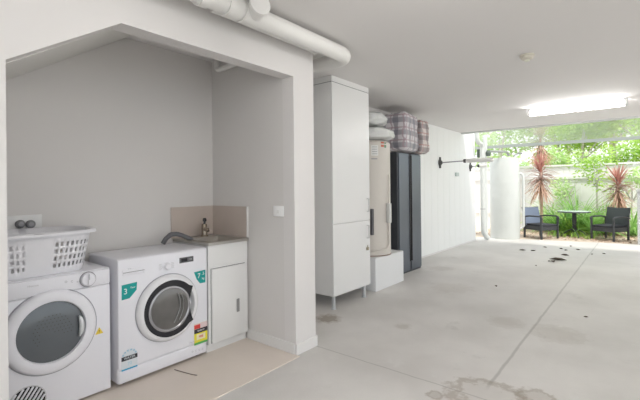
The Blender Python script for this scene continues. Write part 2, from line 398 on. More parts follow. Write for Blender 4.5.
# perforated drum seen through the glass : dotted pattern, two arcs
b = NB()
for i in range(-6, 7):
    for j in range(-4, 5):
        x_, z_ = i*.019+(.009 if j % 2 else 0), j*.019+.02
        if x_*x_+z_*z_ < .105**2 and (x_*.4+z_ > .0 or x_ < -.06):
            rr = (x_*x_+z_*z_)**.5; h = .0262-rr*.05
            bmesh.ops.create_circle(b, cap_ends=True, radius=.0032, segments=8, matrix=Matrix.Translation(dc+Vector((x_, -h-.0012, z_))) @ Matrix.Rotation(PI/2, 4, 'X'))
for f in b.faces[:]: pass
r = bmesh.ops.extrude_face_region(b, geom=b.faces[:]); bmesh.ops.translate(b, vec=(0, -.0005, 0), verts=[v for v in r['geom'] if isinstance(v, bmesh.types.BMVert)])
obj('drum_perforations', b, mat('perforation', (.03, .03, .035), .4), gl)
b = NB(); pts = [dc+Vector((.151*math.cos(a), -.030, .151*math.sin(a))) for a in [-.42+i*.105 for i in range(9)]]
tube(b, pts, [.004, .010, .013, .014, .014, .014, .013, .010, .004], 10); obj('door_handle', b, mat('handle_pale', (.72, .74, .76), .2), door, True)
lc = place_on(91.8, 320, DY)
b = NB(); box(b, lc.x-.03, lc.x+.012, DY-.012, DY, lc.z-.016, lc.z+.016, .005); obj('door_latch', b, WHITE, dr, True)
kc = place_on(87.7, 279.2, DY-.004)
b = NB(); lathe(b, [(.047, 0), (.047, .003), (.043, .003), (.043, 0)], kc, 40, 1); obj('dial_ring', b, mat('dial_grey', (.30, .30, .33), .4), cp)
b = NB(); lathe(b, [(.042, 0), (.040, .016), (.036, .020), (0, .020)], kc, 40, 1); box(b, kc.x-.006, kc.x+.006, kc.y-.030, kc.y-.018, kc.z-.036, kc.z+.036, .003)
kn = obj('knob', b, WHITE, cp, True)
b = NB(); box(b, kc.x-.0015, kc.x+.0015, kc.y-.031, kc.y-.029, kc.z, kc.z+.034); obj('pointer', b, GRAYP, kn)
for px_, s_ in ((66, 'O'), (72, 'C'), (77.5, 'o')):
    p = place_on(px_, 281.5 if px_ > 70 else 282, DY-.004); text('panel_mark', s_, .018, mat('grey_ink', (.3, .3, .3)), Vector((p.x, DY-.0045, p.z)), RF, cp)
p = place_on(33, 286, DY-.004); text('printed_word', 'Hisense', .017, MATS['light_ink'], Vector((p.x, DY-.0045, p.z)), RF, cp)
p = place_on(99.2, 331, DY)
b = NB(); prism(b, [(p.x-.024, p.z-.018), (p.x+.024, p.z-.018), (p.x, p.z+.024)], 1, DY-.0012, DY+.001)
s = obj('warning_sticker', b, mat('warning_yellow', (.80, .60, .06), .5), dr); s['label'] = 'yellow warning triangle'
text('sticker_print', '!', .030, INK, Vector((p.x, DY-.002, p.z-.004)), RF, s)
vc = Vector((.675, DY, .115))
b = NB(); lathe(b, [(.092, 0), (.092, .003), (.086, .004), (.086, 0)], vc, 40, 1); vt = obj('vent_rim', b, mat('vent_grey', (.6, .6, .62), .5), dr)
b = NB(); lathe(b, [(.086, 0), (.086, .001), (0, .001)], vc, 40, 1); obj('vent_back', b, BLACK, vt)
b = NB()
for i in range(-4, 5):
    d = i*.020
    L = math.sqrt(max(0, .084**2-d*d)); u = Vector((.55, 0, .835)); n_ = Vector((.835, 0, -.55))
    if L > .01: tube(b, [vc+n_*d-u*L+Vector((0, -.003, 0)), vc+n_*d+u*L+Vector((0, -.003, 0))], .0055, 6)
obj('vent_louvre', b, WHITE, vt)

# laundry basket ----------------------------------------------------
bx, by, bz = .745, 2.90, .801
bk = thing('laundry_basket', 'white slotted plastic laundry basket sitting on top of the dryer', 'basket', (bx, by, bz))
def rr_pts(w, d, r, n):
    out = []; per = []
    seg = [((w/2-r), -(d/2)), ]
    # superellipse outline sampled evenly
    raw = []
    for i in range(720):
        a = 2*PI*i/720; ca, sa = math.cos(a), math.sin(a); e = 2/4.2
        raw.append(Vector((w/2*abs(ca)**e*(1 if ca >= 0 else -1), d/2*abs(sa)**e*(1 if sa >= 0 else -1))))
    acc = [0]
    for i in range(720): acc.append(acc[-1]+(raw[(i+1) % 720]-raw[i]).length)
    j = 0
    for k in range(n):
        t = acc[-1]*k/n
        while acc[j+1] < t: j += 1
        out.append(raw[j])
    return out
NC = 128; zs = [0, .014, .040, .066, .082, .108, .124, .150, .166, .192, .215, .252]
slot_rows = {2, 4, 6, 8}
slot_cols = {k for lo, hi in ((70, 78), (86, 92), (102, 122), (10, 20), (40, 50)) for k in range(lo, hi, 2)}
base = rr_pts(.53, .34, .1, NC); topr = rr_pts(.62, .43, .1, NC)
b = NB(); rings = []
for z in zs:
    t = z/.252; t = t**.9
    rings.append([b.verts.new((bx+base[k].x*(1-t)+topr[k].x*t, by+base[k].y*(1-t)+topr[k].y*t, bz+z)) for k in range(NC)])
for i in range(len(zs)-1):
    for k in range(NC):
        hole = k in slot_cols and i in slot_rows
        if not hole: b.faces.new((rings[i][k], rings[i][(k+1) % NC], rings[i+1][(k+1) % NC], rings[i+1][k]))
b.faces.new(rings[0][::-1])
o = obj('tub', b, PLAST, bk, True); md = o.modifiers.new('thick', 'SOLIDIFY'); md.thickness = .003
b = NB(); pr = [(0, 0), (.018, .002), (.026, -.004), (.028, -.018), (.024, -.018), (.020, -.006), (.0, -.006)]
rg = []
for dxy, dz in pr:
    rg.append([b.verts.new((bx+topr[k].x*(1+dxy/.31), by+topr[k].y*(1+dxy/.22), bz+.254+dz)) for k in range(NC)])
for i in range(len(pr)):
    a_, c_ = rg[i], rg[(i+1) % len(pr)]
    for k in range(NC): b.faces.new((a_[k], a_[(k+1) % NC], c_[(k+1) % NC], c_[k]))
obj('rim', b, PLAST, bk, True, 50)

# double power outlet ----------------------------------------------
oc = pix(24.5, 221.5, 1, WB)
ou = thing('power_outlet', 'white double power outlet on the alcove back wall behind the basket', 'power outlet', oc)
b = NB(); box(b, oc.x-.10, oc.x+.095, WB-.012, WB-.0005, oc.z-.045, oc.z+.042, .004); obj('faceplate', b, WHITE2, ou, True)
for i, px_ in enumerate((19.2, 29.6)):
    p = pix(px_, 224, 1, WB)
    pl = thing('power_plug', ('dark grey plug in the left socket of the alcove power outlet', 'dark grey plug in the right socket of the alcove power outlet')[i], 'plug', (p.x, WB-.013, p.z), 0)
    b = NB(); lathe(b, [(.027, 0), (.028, .012), (.022, .026), (.014, .030), (0, .030)], (p.x, WB-.0125, p.z), 24, 1); obj('plug_body', b, mat('plug_grey', (.22, .22, .23), .5), pl, True)
    b = NB(); lathe(b, [(.014, .029), (.014, .033), (0, .034)], (p.x, WB-.0125, p.z), 16, 1); obj('plug_cap', b, GRAYP, pl)

# sink cabinet -------------------------------------------------------
SX0, SX1, SY, SZ = 1.85, 2.248, 2.65, .855
sc = thing('sink_cabinet', 'white laundry sink cabinet with single door in the alcove corner', 'sink cabinet', ((SX0+SX1)/2, 2.9, .006))
b = NB(); box(b, SX0, SX1, SY, 3.14, .07, SZ-.16, .002, 1)
for xa, xb in ((SX0, SX0+.016), (SX1-.016, SX1)): box(b, xa, xb, SY, 3.14, SZ-.16, SZ, .0, 1)
box(b, SX0+.016, SX1-.016, SY, SY+.016, SZ-.16, SZ)
obj('body', b, WHITE2, sc)
b = NB(); box(b, SX0, SX1, SY+.03, 3.1, .006, .07); obj('plinth', b, WHITE2, sc)
xa, xb = SX0+.025, 2.215
b = NB(); box(b, xa, xb, SY-.018, SY-.001, .085, .665, .003); d_ = obj('door', b, WHITE2, sc, True)
hx = pix(237.8, 305, 1, SY-.018)
b = NB(); box(b, hx.x-.014, hx.x+.014, SY-.026, SY-.018, hx.z-.055, hx.z+.055, .004); obj('door_handle', b, mat('handle_grey', (.32, .32, .32), .4, .6), d_)
b = NB(); box(b, xa-.004, xb+.004, SY-.0015, SY-.0005, .08, .67); obj('door_gap', b, mat('shadow_gap', (.28, .28, .29), .8), sc)
# steel top with a bowl
b = NB(); z = SZ; X0, X1, Y0, Y1 = SX0-.008, SX1, SY-.02, 3.147; bx0, bx1, by0, by1 = SX0+.04, SX1-.04, SY+.06, SY+.36
for (a0, a1, c0, c1) in ((X0, X1, Y0, by0), (X0, X1, by1, Y1), (X0, bx0, by0, by1), (bx1, X1, by0, by1)): box(b, a0, a1, c0, c1, z, z+.022, .0)
bmesh.ops.remove_doubles(b, verts=b.verts[:], dist=.0001)
obj('sink_top', b, STEEL, sc)
b = NB(); v = []
for zz, ins in ((z+.023, -.012), (z+.023, 0), (z-.02, .01), (z-.14, .03)):
    v.append([b.verts.new(p_) for p_ in ((bx0+ins, by0+ins, zz), (bx1-ins, by0+ins, zz), (bx1-ins, by1-ins, zz), (bx0+ins, by1-ins, zz))])
for a_, c_ in zip(v, v[1:]):
    for k in range(4): b.faces.new((a_[k], a_[(k+1) % 4], c_[(k+1) % 4], c_[k]))
b.faces.new(v[-1]); obj('bowl', b, STEEL, sc)
tp = pix(209.5, 236, 2, SZ+.022); tp.y = 3.06; tp.x = 2.10
ta = thing('mixer_tap', 'bronze-toned mixer tap behind the laundry sink', 'tap', (tp.x, tp.y, SZ+.022))
b = NB(); lathe(b, [(.034, .022), (.034, .028), (.025, .034), (.024, .125), (.020, .132), (0, .134)], (tp.x, tp.y, SZ), 24); obj('tap_body', b, CHROME, ta, True)
b = NB(); tube(b, [(tp.x, tp.y, SZ+.075), (tp.x-.03, tp.y-.06, SZ+.095), (tp.x-.07, tp.y-.15, SZ+.10), (tp.x-.075, tp.y-.165, SZ+.085)], .013, 12); obj('spout', b, CHROME, ta, True)
b = NB(); tube(b, [(tp.x, tp.y, SZ+.125), (tp.x+.004, tp.y, SZ+.165)], .010, 10); lathe(b, [(.016, .155), (.018, .17), (.012, .185), (0, .187)], (tp.x+.004, tp.y, SZ), 14); obj('lever', b, BLACK, ta, True)
# drain hose
b = NB(); hp = [pix(164.5, 246, 2, .86), pix(167, 241, 2, .91), pix(171, 237.6, 2, .945), pix(176, 237.6, 2, .945), pix(181, 240.5, 2, .92), pix(184, 242.5, 2, .90)]
hp = [Vector((1.67, 3.0, .865)), Vector((1.685, 2.985, .90)), Vector((1.72, 2.97, .935)), Vector((1.77, 2.96, .935)), Vector((1.81, 2.95, .92)), Vector((1.86, 2.94, .895)), Vector((1.895, 2.935, .875))]
P = []
for i in range(len(hp)-1):
    for t in range(10): P.append(hp[i].lerp(hp[i+1], t/10))
P.append(hp[-1])
tube(b, P, [.0165+(.0035 if i % 2 else 0) for i in range(len(P))], 12)
tag(obj('drain_hose', b, mat('hose_grey', (.14, .14, .15), .6), None, True, 80), 'grey corrugated drain hose looping from the washing machine into the sink', 'hose')

# splashback on two walls, light switch
b = NB(); pL = pix(170.5, 205, 1, WB); pR = pix(247.3, 203, 0, AX1); ztop = 1.145
prism(b, [(pL.x, WB-.001), (AX1-.001, WB-.001), (AX1-.001, 2.66), (AX1-.010, 2.66), (AX1-.010, WB-.010), (pL.x, WB-.010)], 2, SZ+.024, ztop)
sb = thing('splashback', 'beige tiled splashback around the corner behind the laundry sink', 'splashback', (2.1, WB, SZ+.024)); obj('tile_panel', b, SPLASH, sb)
b = NB(); box(b, AX1-.012, AX1-.001, 2.645, 2.66, SZ+.024, ztop+.002); obj('edge_trim', b, TRIM, sb)
sw = pix(279, 211, 0, AX1)
s_ = thing('light_switch', 'white light switch on the side wall of the alcove', 'light switch', sw)
b = NB(); box(b, AX1-.010, AX1-.0005, sw.y-.058, sw.y+.058, sw.z-.042, sw.z+.042, .003); obj('faceplate', b, mat('switch_white', (.92, .92, .92), .3), s_, True)
b = NB(); box(b, AX1-.014, AX1-.010, sw.y-.014, sw.y+.014, sw.z-.018, sw.z+.010, .002); obj('rocker', b, WHITE2, s_)
# floor clip and crumbs
b = NB(); p = pix(297, 352, 2, .006); tube(b, [p+Vector((0, -.02, .004)), p+Vector((.0, 0, .02)), p+Vector((.01, .01, .035))], [.006, .010, .005], 8)
tag(obj('door_stop', b, mat('rusty_brown', (.16, .10, .07), .7), None, True), 'small dark door stop at the foot of the alcove corner', 'door stop')
b = NB(); P = [pix(174.5, 369.5, 2, .010), pix(183, 372, 2, .010), pix(192, 374.5, 2, .010), pix(197, 375.2, 2, .010)]; tube(b, P, .0032, 6)
tag(obj('loose_wire', b, mat('cord_grey', (.30, .25, .22), .6)), 'thin dark wire lying on the beige floor in front of the washing machine', 'wire')
# alcove pipe by the ceiling
P = [pix(217, 40, 1, 2.9), pix(221.5, 63, 1, 2.9), pix(222.5, 67.5, 1, 2.9), pix(228, 68.5, 1, 2.86), pix(240, 64, 1, 2.75)]
P = [Vector((2.17, 2.95, 2.5)), Vector((2.17, 2.95, 2.41))]+bend((2.17, 2.95, 2.40), (2.17, 2.95, 2.36), (2.17, 2.90, 2.36))+[Vector((2.17, 2.6, 2.37)), Vector((2.17, 2.23, 2.38))]
b = NB(); tube(b, P, .022, 14); tag(obj('waste_pipe', b, PVC, None, True), 'thin white pipe bending under the ceiling inside the alcove', 'pipe')

# ------------------------------------------------------------------ big pipe along the ceiling
PY, PZ, PR = 1.93, 2.41, .062
gp = thing('drain_pipe', 'thick white drain pipe running along the ceiling above the alcove opening', 'pipe', (2.0, PY, PZ))
b = NB(); P = [Vector((-3, PY, PZ)), Vector((2.58, PY, PZ))]+bend((2.63, PY, PZ), (2.78, PY, PZ), (2.78, PY+.15, PZ), 10)+[Vector((2.78, WB, PZ))]
tube(b, P, PR, 28); obj('pipe_run', b, PVC, gp, True)
b = NB(); tube(b, [(1.48, PY, PZ), (1.58, PY, PZ)], PR+.010, 28); obj('coupling', b, PVC, gp, True)
b = NB(); tube(b, [(1.30, PY, PZ), (1.36, PY, PZ)], PR+.010, 28); obj('coupling', b, PVC, gp, True)
b = NB(); a0 = Vector((1.69, PY, PZ)); dd_ = Vector((-.25, -.8, .10)).normalized()
tube(b, [a0+Vector((-.09, 0, 0)), a0+Vector((.09, 0, 0))], PR+.008, 28); tube(b, [a0, a0+dd_*.125], .060, 26); fit = obj('inspection_branch', b, PVC, gp, True)
b = NB(); tube(b, [a0+dd_*.120, a0+dd_*.140], .067, 28); obj('branch_cap', b, mat('cap_white', (.85, .84, .82), .35), fit, True)
b = NB(); yy, zz = 2.015, 2.385; P = [Vector((1.45, yy, zz)), Vector((2.40, yy, zz))]; tube(b, P, .014, 14); tube(b, [(2.38, yy, zz), (2.44, yy, zz)], .018, 14)
tag(obj('conduit', b, PVC, None, True), 'thin white conduit tucked between the thick ceiling pipe and the wall', 'pipe')

# ------------------------------------------------------------------ tall cabinet
TX0, TX1, TY, TB = 3.34, 4.07, 2.55, 3.14
tc = thing('storage_cabinet', 'tall white two-door storage cabinet on metal legs reaching the ceiling', 'cabinet', ((TX0+TX1)/2, 2.85, 0))
pz = lambda px_, py_, Y=TY: pix(px_, py_, 1, Y).z
zb, zs_, zt = .14, pz(335.3, 224.2), pz(333.2, 81.5)
b = NB(); box(b, TX0, TX1, TY+.018, TB, zb, zt-.004, .001, 1); obj('body', b, WHITE2, tc)
b = NB(); box(b, TX0, TX1, TY, TB, zt+.004, CZ-.003, .001, 1); obj('top_panel', b, WHITE2, tc)
b = NB(); box(b, TX0+.004, TX1-.004, TY+.006, TB, zt-.005, zt+.005); obj('shadow_joint', b, MATS['shadow_gap'], tc)
for (z0, z1, hpx) in ((zs_+.003, zt-.004, 205), (zb, zs_-.003, 231.5)):
    b = NB(); box(b, TX0, TX1, TY, TY+.0175, z0, z1, .0015, 1); d_ = obj('door', b, WHITE2, tc)
    hp_ = pix(367, hpx, 1, TY); hx = hp_.x
    b = NB(); tube(b, [(hx, TY, hp_.z-.075), (hx, TY-.028, hp_.z-.075), (hx, TY-.028, hp_.z+.075), (hx, TY, hp_.z+.075)], .006, 10); obj('door_handle', b, SILV, d_, True)
lk = pix(367, 247.5, 1, TY)
b = NB(); box(b, lk.x-.018, lk.x+.018, TY-.02, TY-.001, lk.z-.03, lk.z+.005, .003); tube(b, bend((lk.x-.01, TY-.01, lk.z), (lk.x, TY-.01, lk.z+.055), (lk.x+.01, TY-.01, lk.z)), .003, 8)
o = obj('lock', b, mat('brass_lock', (.40, .36, .26), .4, .7), d_); o['label'] = 'brass coloured lock'
for lx in (TX0+.035, TX1-.10):
    for ly in (TY+.03, TB-.06):
        b = NB(); lathe(b, [(.030, 0), (.030, .008), (.020, .012), (.020, zb)], (lx, ly, 0), 20); obj('leg', b, mat('leg_metal', (.62, .64, .66), .35, .5), tc, True)

# ------------------------------------------------------------------ heater on plinth
BX0, BX1, BY, BZ = 4.24, 4.98, 2.58, .42
b = NB(); box(b, BX0, BX1, BY, 3.13, 0, BZ, .006); tag(obj('heater_plinth', b, mat('plinth_paint', (.80, .81, .82), .5), None), 'white box plinth on the floor under the water heater', 'plinth')
hc = Vector((4.53, 2.83, BZ))
wh = thing('water_heater', 'tall beige cylindrical electric water heater on a white plinth', 'water heater', hc)
CREAM = mat('heater_cream', (.66, .62, .57), .4); R_ = .268; HT = 1.905
b = NB(); lathe(b, [(R_-.012, BZ), (R_, BZ+.01), (R_, HT-.03), (R_-.03, HT), (0, HT)], (hc.x, hc.y, 0), 56); hb = obj('tank', b, CREAM, wh, True)
b = NB(); lathe(b, [(R_+.004, BZ), (R_+.004, BZ+.014), (R_-.02, BZ+.014)], (hc.x, hc.y, 0), 56); obj('base_ring', b, mat('brown_ring', (.25, .18, .14), .6), wh, True)
b = NB(); lathe(b, [(R_+.003, HT-.06), (R_+.003, HT-.045), (R_-.01, HT-.045)], (hc.x, hc.y, 0), 56); obj('top_band', b, CREAM, wh, True)
def on_cyl(px_, z, r=R_):
    # point on the near side of the tank met by the photo column px_
    d = CF+CR*((px_-CX)/FPX); d.z = 0; o_ = Vector((-hc.x, -hc.y)); dx = Vector((d.x, d.y))
    A = dx.dot(dx); B = 2*dx.dot(o_); Cc = o_.dot(o_)-r*r; disc = max(0, B*B-4*A*Cc); t = (-B-math.sqrt(disc))/(2*A)
    return Vector((dx.x*t, dx.y*t, z))
def cyl_patch(pxa, pxb, z0, z1, th, m, name, par, n=6):
    A = on_cyl(pxa, 0); B = on_cyl(pxb, 0); a0 = math.atan2(A.y-hc.y, A.x-hc.x); a1 = math.atan2(B.y-hc.y, B.x-hc.x)
    b = NB(); pts = []
    for i in range(n+1): a = a0+(a1-a0)*i/n; pts.append((hc.x+(R_+th)*math.cos(a), hc.y+(R_+th)*math.sin(a)))
    for i in range(n, -1, -1): a = a0+(a1-a0)*i/n; pts.append((hc.x+(R_-.002)*math.cos(a), hc.y+(R_-.002)*math.sin(a)))
    prism(b, pts, 2, z0, z1); return obj(name, b, m, par)
def hz(py_): return H+(187.5-py_)*5.25/FPX
cyl_patch(371.5, 378.5, hz(157), hz(147), .002, mat('paper_label', (.78, .78, .76), .6), 'rating_label', wh)
for q in range(4): cyl_patch(372.5, 377.5, hz(155.5-q*2.2), hz(155.0-q*2.2), .003, mat('print_grey', (.35, .35, .36)), 'label_line', wh)
cyl_patch(381.3, 384.3, hz(148.5), hz(143.5), .002, mat('red_label', (.55, .16, .10), .6), 'red_sticker', wh)
cyl_patch(384.6, 386.5, hz(149), hz(144), .002, mat('green_label', (.14, .28, .16), .6), 'green_sticker', wh)
cyl_patch(371.5, 377.5, hz(160.5), hz(159.5), .002, MATS['print_grey'], 'label_line', wh)
p = on_cyl(388.3, 1.0, R_+.02)
b = NB(); box(b, p.x-.028, p.x+.028, p.y-.03, p.y+.02, hz(222), hz(203), .006); obj('valve_box', b, mat('box_grey', (.66, .66, .64), .5), wh)
q = on_cyl(371.6, 1.0, R_+.012)
b = NB(); box(b, q.x-.02, q.x+.02, q.y-.02, q.y+.015, hz(233), hz(208), .006); obj('element_cover', b, DGRAY, wh)
b = NB(); P = [on_cyl(388.5, hz(222), R_+.018), on_cyl(388.5, hz(243), R_+.018), on_cyl(387, hz(246), R_+.018), on_cyl(380, hz(248), R_+.018), on_cyl(372, hz(249), R_+.018), on_cyl(369, hz(249), R_+.018)]
tube(b, P, .010, 10); obj('inlet_pipe', b, CREAM, wh, True)
b = NB(); tube(b, [on_cyl(388.5, hz(203), R_+.018), on_cyl(388.5, hz(175), R_+.014)], .006, 8); obj('conduit', b, CREAM, wh, True)
# water pipes against the wall above the heater
# plastic-wrapped packs
def pillow(name, c, dim, seed, m, rz=0, amp=.1, parent=None, p=3.0):
    b = NB(); bmesh.ops.create_cube(b, size=2); bmesh.ops.subdivide_edges(b, edges=b.edges[:], cuts=13, use_grid_fill=True)
    for v in b.verts:
        q = v.co.copy(); nrm = (abs(q.x)**p+abs(q.y)**p+abs(q.z)**p)**(1/p); q = q/nrm
        q *= 1+amp*mnoise.noise(q*2.2+Vector((seed*7.1, 0, 0)))+amp*.5*mnoise.noise(q*6+Vector((0, seed*3.3, 0)))
        v.co = Vector((q.x*dim[0]/2, q.y*dim[1]/2, q.z*dim[2]/2))
    o = obj(name, b, m, None, True, 70); o.location = c; o.rotation_euler.z = rz
    if parent is not None: o.parent = parent; o.matrix_parent_inverse = world_of(parent).inverted()
    return o
WRAP = mat('plastic_wrap', (.74, .75, .74), .18, bump=.8, bscale=16)
tag(pillow('plastic_pack', (4.51, 2.80, HT+.088), (.64, .58, .170), 2, WRAP, .2, .07), 'clear plastic wrapped pack lying directly on the water heater, lower of two', 'plastic pack')
tag(pillow('plastic_pack', (4.47, 2.82, HT+.275), (.58, .50, .185), 5, WRAP, .5, .10), 'clear plastic wrapped pack on top of the other pack above the water heater', 'plastic pack')

# ------------------------------------------------------------------ black cabinet and bags
KX0, KX1, KY, KZ = 5.20, 5.97, 2.77, 1.82
bc_ = thing('metal_locker', 'tall dark grey two-door metal cabinet between water heater and white wall', 'cabinet', ((KX0+KX1)/2, 2.95, 0))
CHAR = mat('charcoal_side', (.045, .05, .06), .35); DOOR = mat('charcoal_gloss', (.13, .15, .18), .28, .5)
b = NB(); box(b, KX0, KX1, KY+.015, 3.12, .0, KZ, .004); obj('body', b, CHAR, bc_)
mid = (KX0+KX1)/2+.01
for xa, xb in ((KX0+.035, mid-.035), (mid+.035, KX1-.006)):
    b = NB(); box(b, xa, xb, KY, KY+.016, .03, KZ-.012, .003); d_ = obj('door', b, DOOR, bc_)
    hx_ = xb+.006 if xa < mid-.1 else xa-.006
    b = NB(); box(b, hx_-.010, hx_+.010, KY-.012, KY+.014, .17, KZ-.03, .003); obj('handle_strip', b, BLACK, d_)
PL1 = plaid('plaid_grey', (.66, .63, .66), (.15, .15, .19), (.36, .26, .29), 5.5)
PL2 = plaid('plaid_brown', (.66, .60, .58), (.15, .12, .13), (.40, .20, .19), 5.5)
for i, (c, dim, rz, m, lab) in enumerate(((Vector((5.41, 2.86, KZ+.29)), (.57, .44, .56), .12, PL1, 'purple-grey checked laundry bag nearer the water heater, on the dark locker'),
                                          (Vector((5.885, 2.86, KZ+.265)), (.29, .44, .52), -.08, PL2, 'brown checked laundry bag farther from the water heater, on the dark locker'))):
    t = thing('laundry_bag', lab, 'bag', (c.x, c.y, KZ), 0)
    o = pillow('bag_body', c, dim, i+11, m, rz, .07, t, 9)
    for s_ in (-.12, .12):
        b = NB(); P = bend((c.x-.12, c.y+s_, c.z+dim[2]*.44), (c.x, c.y+s_*1.2, c.z+dim[2]*.62), (c.x+.12, c.y+s_, c.z+dim[2]*.44), 10); tube(b, P, .010, 8); obj('handle', b, mat('webbing', (.55, .52, .52), .6), t, True)
    b = NB(); tube(b, [(c.x-dim[0]*.40, c.y, c.z+dim[2]*.49), (c.x+dim[0]*.40, c.y, c.z+dim[2]*.49)], .008, 8); obj('zip', b, GRAYP, t)

# ------------------------------------------------------------------ ceiling items
def batten(x, y, lab, power):
    f = thing('ceiling_light', lab, 'ceiling light', (x, y, CZ))
    b = NB(); box(b, x-.04, x+.04, y-.62, y+.62, CZ-.035, CZ-.001, .005); obj('fixture_base', b, WHITE2, f)
    b = NB(); tube(b, [(x, y-.58, CZ-.072), (x, y+.58, CZ-.072)], .042, 16)
    obj('tube', b, mat('lit_tube', (1, 1, 1), .5, emit=((1, .98, .95), power)), f, True)
    for s in (-1, 1):
        b = NB(); box(b, x-.044, x+.044, y+s*.60-.02, y+s*.60+.02, CZ-.114, CZ-.03, .008); obj('end_cap', b, WHITE2, f)
    return f
batten(6.87, .77, 'lit fluorescent batten on the ceiling toward the garden', 22)
batten(1.55, .55, 'lit fluorescent batten on the ceiling in front of the laundry alcove', 40)
sd = pix(527, 55, 2, CZ)
s_ = thing('smoke_detector', 'small round cream smoke detector on the ceiling', 'smoke detector', sd)
b = NB(); lathe(b, [(.062, CZ-.001), (.062, CZ-.014), (.054, CZ-.018), (.050, CZ-.034), (.032, CZ-.046), (0, CZ-.048)], (sd.x, sd.y, 0), 32); sdh = obj('housing', b, mat('detector_cream', (.62, .58, .50), .5), s_, True)
b = NB(); lathe(b, [(.022, CZ-.044), (.020, CZ-.056), (0, CZ-.058)], (sd.x, sd.y, 0), 20); obj('sensor', b, mat('sensor_pale', (.78, .78, .66), .4), s_, True)

# ------------------------------------------------------------------ wall-mounted clothes airer, services
def airer(x, z, yend, lab):
    t = thing('clothesline_arm', lab, 'clothesline arm', (x, WB-.013, z))
    b = NB(); lathe(b, [(.030, 0), (.075, .006), (.07, .02), (.04, .04), (.018, .06), (0, .06)], (x, WB-.014, z), 20, 1); box(b, x-.025, x+.025, WB-.04, WB-.014, z-.11, z+.11, .006); obj('wall_bracket', b, mat('bracket_dark', (.06, .06, .06), .5), t, True)
    ym = WB-(WB-yend)*.48
    b = NB(); tube(b, [(x, WB-.06, z), (x, ym, z+.01)], .011, 10); obj('rod', b, GRAYP, t)
    b = NB(); tube(b, [(x, ym, z+.01), (x, ym-.05, z+.01)], .036, 12); obj('joint', b, mat('bracket_dark', (.06,)*3), t)
    b = NB(); tube(b, [(x, ym-.05, z+.01), (x, yend, z+.01)], .040, 12); obj('sleeve', b, PVC, t, True)
airer(7.62, 1.78, 2.12, 'horizontal clothesline arm on a black bracket, nearest on the boarded white wall')
airer(9.40, 1.765, 2.75, 'short clothesline arm on a black bracket at the far end of the boarded wall')
p = pix(456.5, 174, 1, WB-.013)
b = NB(); box(b, p.x-.10, p.x+.06, WB-.05, WB-.0125, p.z-.05, p.z+.03, .006); tag(obj('junction_box', b, mat('junction_grey', (.55, .62, .60), .5)), 'small grey junction box on the white boards under the clothesline arm', 'junction box')
PW = mat('downpipe_white', (.66, .68, .665), .4)
dp = thing('downpipe', 'white downpipe with a kicked-out foot at the end of the boarded wall', 'pipe', (9.83, 2.95, 0))
b = NB(); P = [Vector((9.83, 2.98, 2.2)), Vector((9.83, 2.98, .32))]+bend((9.83, 2.98, .28), (9.83, 2.98, .16), (9.95, 2.90, .05)); tube(b, P, .055, 20); obj('pipe_run', b, PW, dp, True)
b = NB(); tube(b, [(9.83, 2.98, .75), (9.83, 2.98, .77)], .062, 20); obj('strap', b, mat('strap_grey', (.45, .46, .46), .5), dp)
b = NB(); P = [Vector((9.83, 2.98, 2.18))]+bend((9.83, 2.98, 2.2), (9.83, 2.98, 2.32), (9.70, 3.0, 2.32))+bend((9.66, 3.0, 2.32), (9.55, 3.02, 2.34), (9.55, 3.02, 2.55)); tube(b, P, .05, 18); obj('swan_neck', b, PW, dp, True)
b = NB(); tube(b, [(10.07, 2.99, .0), (10.07, 2.99, 2.55)], .05, 16); tag(obj('vent_pipe', b, PW, None, True), 'slim straight white vent pipe beside the downpipe', 'pipe')
b = NB(); box(b, 10.05, 10.15, 2.55, 2.65, 0.0, 2.45, .004); 
bm_ = b; tag(obj('support_post', bm_, mat('post_white', (.80, .82, .81), .5)), 'white support post behind the far pipes, in front of the storage tank', 'post') if False else bm_.free()
b = NB(); box(b, 9.86, 9.96, 2.98+.06, 3.06+.06, 2.0, 2.2, .01); lathe(b, [(.05, 2.02), (.06, 2.10), (.03, 2.16), (0, 2.16)], (9.88, 2.86, 0), 16); tag(obj('water_meter', b, mat('meter_dark', (.10, .13, .11), .5)), 'dark green valve block between the pipes near the clothesline arm', 'valve')
tk = thing('storage_tank', 'large white cylindrical tank at the garden end of the carport', 'tank', (10.66, 2.70, 0))
b = NB(); lathe(b, [(.335, 0), (.34, .02), (.34, 1.96), (.32, 2.0), (0, 2.02)], (10.66, 2.70, 0), 48); obj('tank_body', b, mat('tank_white', (.60, .62, .60), .45, var=.02), tk, True)
b = NB(); tube(b, bend((10.45, 2.55, 2.03), (10.45, 2.55, 2.14), (10.35, 2.6, 2.14))+[Vector((9.95, 2.85, 2.14))], .028, 12); tube(b, bend((10.7, 2.5, 2.03), (10.7, 2.45, 2.12), (10.9, 2.35, 2.12)), .022, 12); obj('tank_fitting', b, mat('fitting_grey', (.35, .37, .35), .4, .3), tk, True)
b = NB(); P = bend((10.84, 2.43, 1.60), (10.90, 2.32, 1.66), (10.90, 2.32, 1.45))+[Vector((10.90, 2.32, .30)), Vector((10.86, 2.40, .22))]; tube(b, P, .03, 14); obj('side_pipe', b, PW, tk, True)

